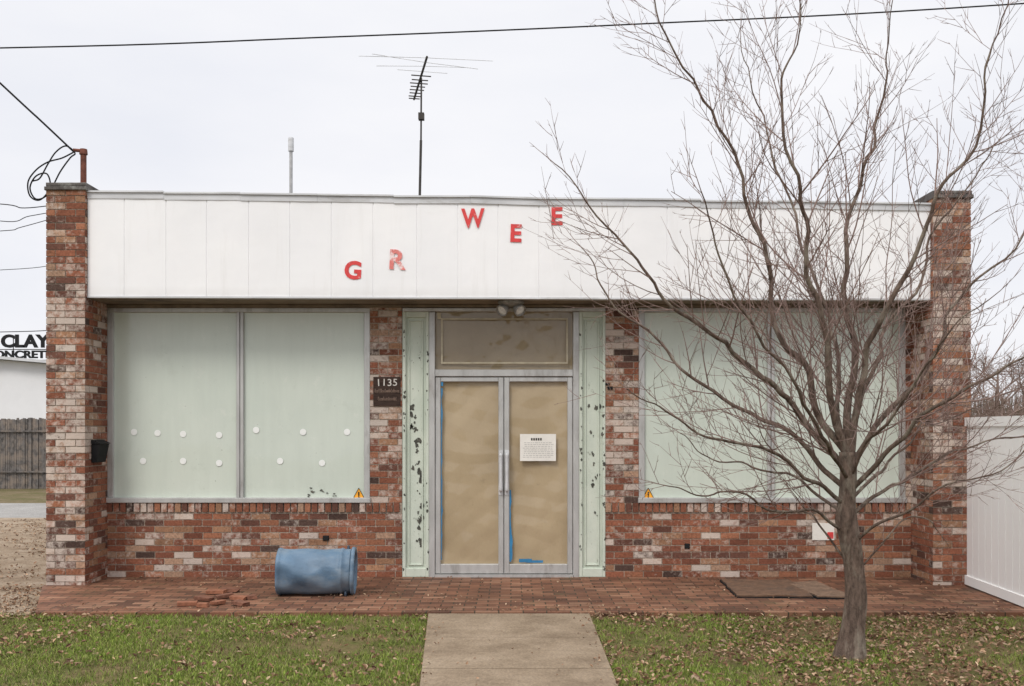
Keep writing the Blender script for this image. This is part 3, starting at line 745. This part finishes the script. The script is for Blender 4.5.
limbs=[
 ([(848,456,0),(818,400,.05),(785,320,.1),(757,240,.15),(722,140,.1),(672,40,.05),(640,-40,0)],.028,1),
 ([(847,462,0),(828,360,-.15),(806,270,-.3),(790,170,-.4),(785,80,-.45),(800,-20,-.5)],.027,1),
 ([(849,455,0),(851,370,.1),(846,280,.2),(860,190,.3),(880,90,.35),(895,0,.3)],.030,1),
 ([(850,460,0),(868,370,-.1),(902,290,-.25),(945,200,-.4),(985,100,-.5),(1015,-10,-.5)],.028,1),
 ([(850,470,0),(895,400,.2),(950,320,.4),(1005,240,.5),(1060,150,.6)],.023,1),
 ([(846,470,0),(795,405,-.2),(725,345,-.4),(655,290,-.5),(605,225,-.5),(562,165,-.5)],.023,.7),
 ([(845,488,0),(790,440,.2),(715,390,.35),(650,340,.4),(605,290,.45),(582,245,.5)],.020,.7),
 ([(846,505,0),(800,470,-.25),(735,432,-.5),(680,420,-.6),(630,385,-.7)],.016,.8),
 ([(846,532,0),(805,508,-.2),(750,497,-.4),(700,499,-.5),(660,488,-.5)],.012,.8),
 ([(851,490,0),(905,440,-.3),(965,400,-.5),(1030,360,-.6),(1080,310,-.6)],.019,1),
 ([(852,515,0),(895,480,.2),(945,455,.4),(1000,440,.5),(1060,415,.6)],.015,1),
 ([(852,545,0),(890,520,-.2),(935,490,-.4),(985,478,-.5),(1040,440,-.5)],.012,.9),
 ([(846,455,.02),(828,350,.4),(800,240,.8),(765,130,1.1),(745,40,1.2)],.020,.9),
 ([(849,457,.02),(875,360,.5),(920,270,.9),(962,190,1.1),(1000,130,1.2)],.019,.9),
 ([(848,480,-.02),(815,420,-.5),(762,340,-.9),(725,260,-1.1),(705,190,-1.2)],.015,.8),
 ([(850,478,-.02),(885,410,-.45),(938,350,-.85),(990,290,-1.1)],.014,.8),
 ([(846,560,0),(825,530,.1),(795,515,.2),(765,520,.3)],.009,.9),
 ([(853,580,0),(880,545,0),(905,525,.05),(930,535,.1)],.008,.9),
 ([(846,515,0),(810,485,.3),(765,465,.5),(715,462,.7),(670,440,.8)],.013,.9),
 ([(851,500,0),(890,460,.4),(930,425,.6),(985,405,.8)],.013,.9),
]
crown=MB()
UP=Vector((0,0,1))
def sprout(p, d, L, r, lvl):
    n=max(3,int(L/.09)); st=L/n; pts=[p]; dd=d.normalized(); cur=Vector(p)
    bend=Vector((R.uniform(-1,1),R.uniform(-1,1),R.uniform(-.5,1.0)))*.05
    for i in range(n):
        dd=(dd+bend+UP*.05+Vector((R.gauss(0,.04),R.gauss(0,.04),R.gauss(0,.04)))).normalized()
        cur=cur+dd*st; pts.append(cur.copy())
    rr=[r*(1-.62*i/n) for i in range(n+1)]
    crown.tube(pts,rr,5 if lvl==1 else 3,cap=False)
    if lvl>=4: return
    gap={1:.105,2:.11,3:.11}[lvl]
    s=R.uniform(.5,1)*gap
    while s<L*.97:
        f=s/st; i=min(int(f),n-1); q=pts[i].lerp(pts[i+1],f-i); t=(pts[i+1]-pts[i]).normalized()
        o=t.orthogonal(); o.rotate(Matrix.Rotation(R.uniform(0,6.28),3,t)); 
        nd=t*R.uniform(.75,1.1)+o*R.uniform(.4,.8)+UP*.16
        rem=1-s/L
        if lvl==1: l=R.uniform(.18,.62)*(.45+.65*rem)
        elif lvl==2: l=R.uniform(.03,.18)*(.5+.6*rem)
        else: l=R.uniform(.012,.04)
        if lvl<3 or R.random()<.4: sprout(q,nd,l,max(.0022,rr[i]*.6) if lvl<3 else .0019,lvl+1)
        s+=gap*R.uniform(.6,1.5)
for (pl,r0,lk) in limbs:
    lp_=crom([T(a,b,c) for a,b,c in pl],8)
    lp_=[p+Vector((noise.noise(p*2.3),noise.noise(p*2.3+Vector((9,0,0))),noise.noise(p*2.3+Vector((0,9,0)))))*.11*min(1,i/8)+Vector((noise.noise(p*6),0,noise.noise(p*6+Vector((5,0,0)))))*.03*min(1,i/8) for i,p in enumerate(lp_)]
    n=len(lp_); rr=[.0034+(r0-.0034)*(1-i/(n-1))**1.2 for i in range(n)]
    mb=MB(); mb.tube(lp_,rr,9); mb.build('branch',M['bark'],tree,TB,smooth=True)
    tot=sum((lp_[i+1]-lp_[i]).length for i in range(n-1)); acc=0; nxt=.2+R.random()*.2
    for i in range(n-1):
        sg_=lp_[i+1]-lp_[i]; acc+=sg_.length
        while nxt<acc:
            t=sg_.normalized(); o=t.orthogonal(); o.rotate(Matrix.Rotation(R.uniform(0,6.28),3,t)); o.y*=.8
            nd=t*R.uniform(.75,1.1)+o*R.uniform(.5,.9)+UP*.16
            f=nxt/tot; l=R.uniform(.4,1.3)*(1.05-.6*f)*min(1,tot/1.6)*lk
            sprout(lp_[i].lerp(lp_[i+1],.5),nd,l,min(rr[i]*.5,.0066)*R.uniform(.6,1),1)
            nxt+=R.uniform(.08,.165)
    sprout(lp_[-1],(lp_[-1]-lp_[-2]),.3*lk,.0034,2)
crown.build('crown',M['twig'],tree,TB)
print('crown faces',len(crown.f))

def far_tree(x,y,h,label):
    b=Vector((x,y,-.045)); t=empty('distant_bare_tree',b,label,'tree','distant bare trees')
    tk=MB(); cr=MB(); top=b+Vector((R.uniform(-.4,.4),0,h*.75))
    tk.tube([b,b.lerp(top,.4)+Vector((.1,0,0)),top],[h*.028,h*.02,h*.006],8); tk.build('trunk',M['fartwig'],t,b)
    def rec(p,d,l,r,k):
        pts=[p]; dd=d.normalized()
        for i in range(4):
            dd=(dd+UP*.08+Vector((R.gauss(0,.12),R.gauss(0,.12),R.gauss(0,.12)))).normalized(); pts.append(pts[-1]+dd*l/4)
        cr.tube(pts,[r*(1-.15*i) for i in range(5)],3,cap=False)
        if k==0: return
        for i in range(5):
            a=pts[R.randint(1,4)]; o=dd.orthogonal(); o.rotate(Matrix.Rotation(R.uniform(0,6.28),3,dd)); rec(a,dd*.8+o*.9,l*.55,r*.5,k-1)
    for i in range(11):
        a=R.uniform(0,6.28); f=.2+.75*i/10
        rec(b.lerp(top,f),Vector((math.cos(a),math.sin(a),.7)),h*.42*(1.1-.6*f),h*.009,3)
    cr.build('crown',M['fartwig'],t,b)
far_tree(20.5,32,5.6,'distant bare tree nearest the right brick pier')
far_tree(23.6,36,5.0,'distant bare tree at the right edge above the white fence')
far_tree(24.2,31,3.9,'low distant bare tree just above the white fence')
far_tree(21.9,38,4.3,'distant bare tree between the two taller ones behind the white fence')
mb=MB()
for i in range(3600):
    x=R.uniform(14,34); y=R.uniform(38,46); h=R.uniform(1.8,3.6); 
    p=Vector((x,y,-.04)); q=p+Vector((R.uniform(-.7,.7),0,h))
    mb.cur=R.choice([(.18,.12,.095,1),(.22,.16,.13,1),(.12,.09,.065,1),(.15,.14,.10,1)])
    mb.tube([p,p.lerp(q,.5)+Vector((R.uniform(-.2,.2),0,0)),q],[.035,.03,.012],3,cap=False)
tag(mb.build('distant_brush',M['leaf'],colattr=True),'brown leafless brush in the distance behind the white fence','brush',kind='stuff')

# ============================================================ GRASS + LEAVES
def inwalk(x,y,m=0): return wl(y)-m<x<wr(y)+m
gr=MB(); V=[];Fc=[];C=[]
def blade(x,y,h,w,c,lean):
    a=R.uniform(0,6.28); dx,dy=math.cos(a)*w,math.sin(a)*w; o=len(V); z=-.035
    la=R.uniform(0,6.28); lx,ly=math.cos(la)*lean,math.sin(la)*lean
    V.extend([(x-dx,y-dy,z),(x+dx,y+dy,z),(x+dx*.7+lx*.4,y+dy*.7+ly*.4,z+h*.6),(x-dx*.7+lx*.4,y-dy*.7+ly*.4,z+h*.6),(x+lx,y+ly,z+h)])
    Fc.extend([(o,o+1,o+2,o+3),(o+3,o+2,o+4)])
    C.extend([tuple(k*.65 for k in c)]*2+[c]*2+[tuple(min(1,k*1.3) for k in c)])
cnt=0
while cnt<104000:
    y=R.uniform(-5.6,-1.98); d=y-CY; xm=.56*d; x=R.uniform(-xm,xm)
    if inwalk(x,y,-.02 if R.random()<.3 else .01): continue
    n=noise.noise(Vector((x*1.1,y*1.1,0)))+.6*noise.noise(Vector((x*3.7,y*3.7,5)))+.4*noise.noise(Vector((x*9,y*9,8)))
    dens=.72+n*.85
    if x>0: dens-=.26+.14*min(1,max(0,(x-1.8)))
    if y>-2.12: dens-=.3*((y+2.12)/.14+.5)
    if R.random()>dens: continue
    k=R.random()
    c=(.175,.245,.042) if k<.5 else (.24,.29,.06) if k<.77 else (.10,.15,.032) if k<.89 else (.36,.31,.16)
    j=R.uniform(.7,1.25)*(1+.25*max(-.8,min(.8,n))); c=tuple(q*j for q in c)
    blade(x,y,R.uniform(.014,.038)*(1+.5*max(0,n)),R.uniform(.0014,.0028),c,R.uniform(.008,.035)); cnt+=1
gr.v=V; gr.f=Fc; gr.c=[(a,b,c,1) for a,b,c in C]; gr.mi=[0]*len(Fc)
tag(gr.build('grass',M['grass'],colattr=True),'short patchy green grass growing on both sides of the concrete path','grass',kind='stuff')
lv=MB(); V=[];Fc=[];C=[]
LC=[(.32,.19,.115),(.40,.26,.165),(.25,.14,.085),(.48,.35,.24),(.16,.09,.06),(.36,.235,.155)]
def leaf(x,y,z,s,br=1.0):
    a=R.uniform(0,6.28); rx=R.gauss(0,.45); ry=R.gauss(0,.45)
    rot=Matrix.Rotation(a,3,'Z') @ Matrix.Rotation(rx,3,'X') @ Matrix.Rotation(ry,3,'Y'); o=len(V); cu=R.uniform(.1,.7)*s
    c=R.choice(LC); j=R.uniform(.6,1.2)*br; c=tuple(k*j for k in c); wd=R.uniform(.5,1.1)
    for px,py,pz in ((-1,0,.1),(-.3,-.55,1),(.4,-.45,1),(1,0,.3),(.4,.45,1),(-.3,.55,1),(0,0,0)):
        v=rot @ Vector((px*s,py*s*wd,pz*cu)); V.append((x+v.x,y+v.y,z+v.z+.004)); C.append(c)
    for i in range(6): Fc.append((o+i,o+(i+1)%6,o+6))
def scatter(n,x0,x1,y0,y1,z,fn,s0=.009,s1=.026,br=1.0):
    k=0; tr=0
    while k<n and tr<n*30:
        tr+=1; x=R.uniform(x0,x1); y=R.uniform(y0,y1)
        if R.random()<fn(x,y): leaf(x,y,z+R.uniform(0,.012) if z>-.03 else z+R.uniform(.008,.032),R.uniform(s0,s1),br); k+=1
def nn_(x,y,s=1.3): return noise.noise(Vector((x*s,y*s,11)))
scatter(3000,-5,-.6,-5.6,-2.0,-.035,lambda x,y:0 if inwalk(x,y) else max(.04,.3+1.4*nn_(x,y)+(.5 if x<-3.4 else 0)))
scatter(9000,.6,5,-5.6,-2.0,-.035,lambda x,y:0 if inwalk(x,y) else max(.08,.4+1.4*nn_(x,y)+.35*(x>1.7)+.5*math.exp(-((x-2.35)**2+(y+3.7)**2)/.35)))
scatter(700,-4.0,4.4,-2.03,-.05,.0,lambda x,y:max(.03,.12+.6*nn_(x,y)+(.6 if y<-1.8 else 0)+(.3 if y>-.15 else 0)),.008,.018)
scatter(150,-.7,.65,-5.2,-2.05,-.006,lambda x,y:.12+.88*(abs(x)>.5),.006,.016)
scatter(4200,-9,-4.5,-2.2,7,-.028,lambda x,y:.3+1.1*nn_(x,y),.008,.024)
scatter(1100,-5,-4.0,-2.2,-.6,-.028,lambda x,y:.8,.008,.022)
lv.v=V; lv.f=Fc; lv.c=[(a,b,c,1) for a,b,c in C]; lv.mi=[0]*len(Fc)
tag(lv.build('fallen_leaves',M['leaf'],colattr=True),'dry brown leaves scattered over lawn, paving and gravel','leaves',kind='stuff')

# ============================================================ LIGHT, WORLD, CAMERA
sc=bpy.context.scene
w=bpy.data.worlds.new('World'); sc.world=w; w.use_nodes=True; nt=w.node_tree
bg=nt.nodes['Background']
sky=N(nt,'ShaderNodeTexSky',sky_type='NISHITA'); sky.sun_disc=False; sky.sun_elevation=math.radians(48); sky.sun_rotation=math.radians(200)
tcn=N(nt,'ShaderNodeTexCoord'); sx=N(nt,'ShaderNodeSeparateXYZ'); nt.links.new(tcn.outputs['Generated'],sx.inputs[0])
g=ramp(nt,sx.outputs['Z'],[(0.0,(.85,.855,.89)),(.15,(.85,.86,.90)),(.42,(.89,.895,.925)),(1.,(1,.985,.96))])
mr=N(nt,'ShaderNodeMapRange'); nt.links.new(sx.outputs['Z'],mr.inputs[0]); mr.inputs[1].default_value=.4; mr.inputs[2].default_value=1; mr.inputs[3].default_value=1.06; mr.inputs[4].default_value=2.2
mp=N(nt,'ShaderNodeMapping'); mp.inputs['Scale'].default_value=(1.2,1.2,3.5); nt.links.new(tcn.outputs['Generated'],mp.inputs[0])
cl=ramp(nt,nz(nt,mp.outputs[0],1.8,6,.5),[(.32,(.92,.93,.96)),(.62,(1.05,1.04,1.03))])
c=mix(nt,1,g,cl,'MULTIPLY')
sm=mix(nt,1,sky.outputs[0],(.1,.1,.1),'MULTIPLY')
c=mix(nt,.03,c,sm)
vm=N(nt,'ShaderNodeVectorMath',operation='SCALE'); nt.links.new(c,vm.inputs[0]); nt.links.new(mr.outputs[0],vm.inputs['Scale'])
nt.links.new(vm.outputs[0],bg.inputs['Color']); bg.inputs['Strength'].default_value=1.0
sl=bpy.data.lights.new('sun','SUN'); sl.energy=1.5; sl.angle=math.radians(18); sl.color=(1,.945,.87)
so=bpy.data.objects.new('sun',sl); col.objects.link(so)
so.rotation_euler=Vector((.5,1,-1.2)).to_track_quat('-Z','Y').to_euler()
cd=bpy.data.cameras.new('camera'); cam=bpy.data.objects.new('camera',cd); col.objects.link(cam)
cam.location=(0,CY,EH); cam.rotation_euler=(math.radians(90),0,0); cd.sensor_width=36; cd.lens=36*F/1024; cd.shift_y=(HY-343)/1024; cd.clip_end=3000
sc.camera=cam
sc.view_settings.view_transform='Standard'; sc.view_settings.look='None'; sc.view_settings.exposure=0
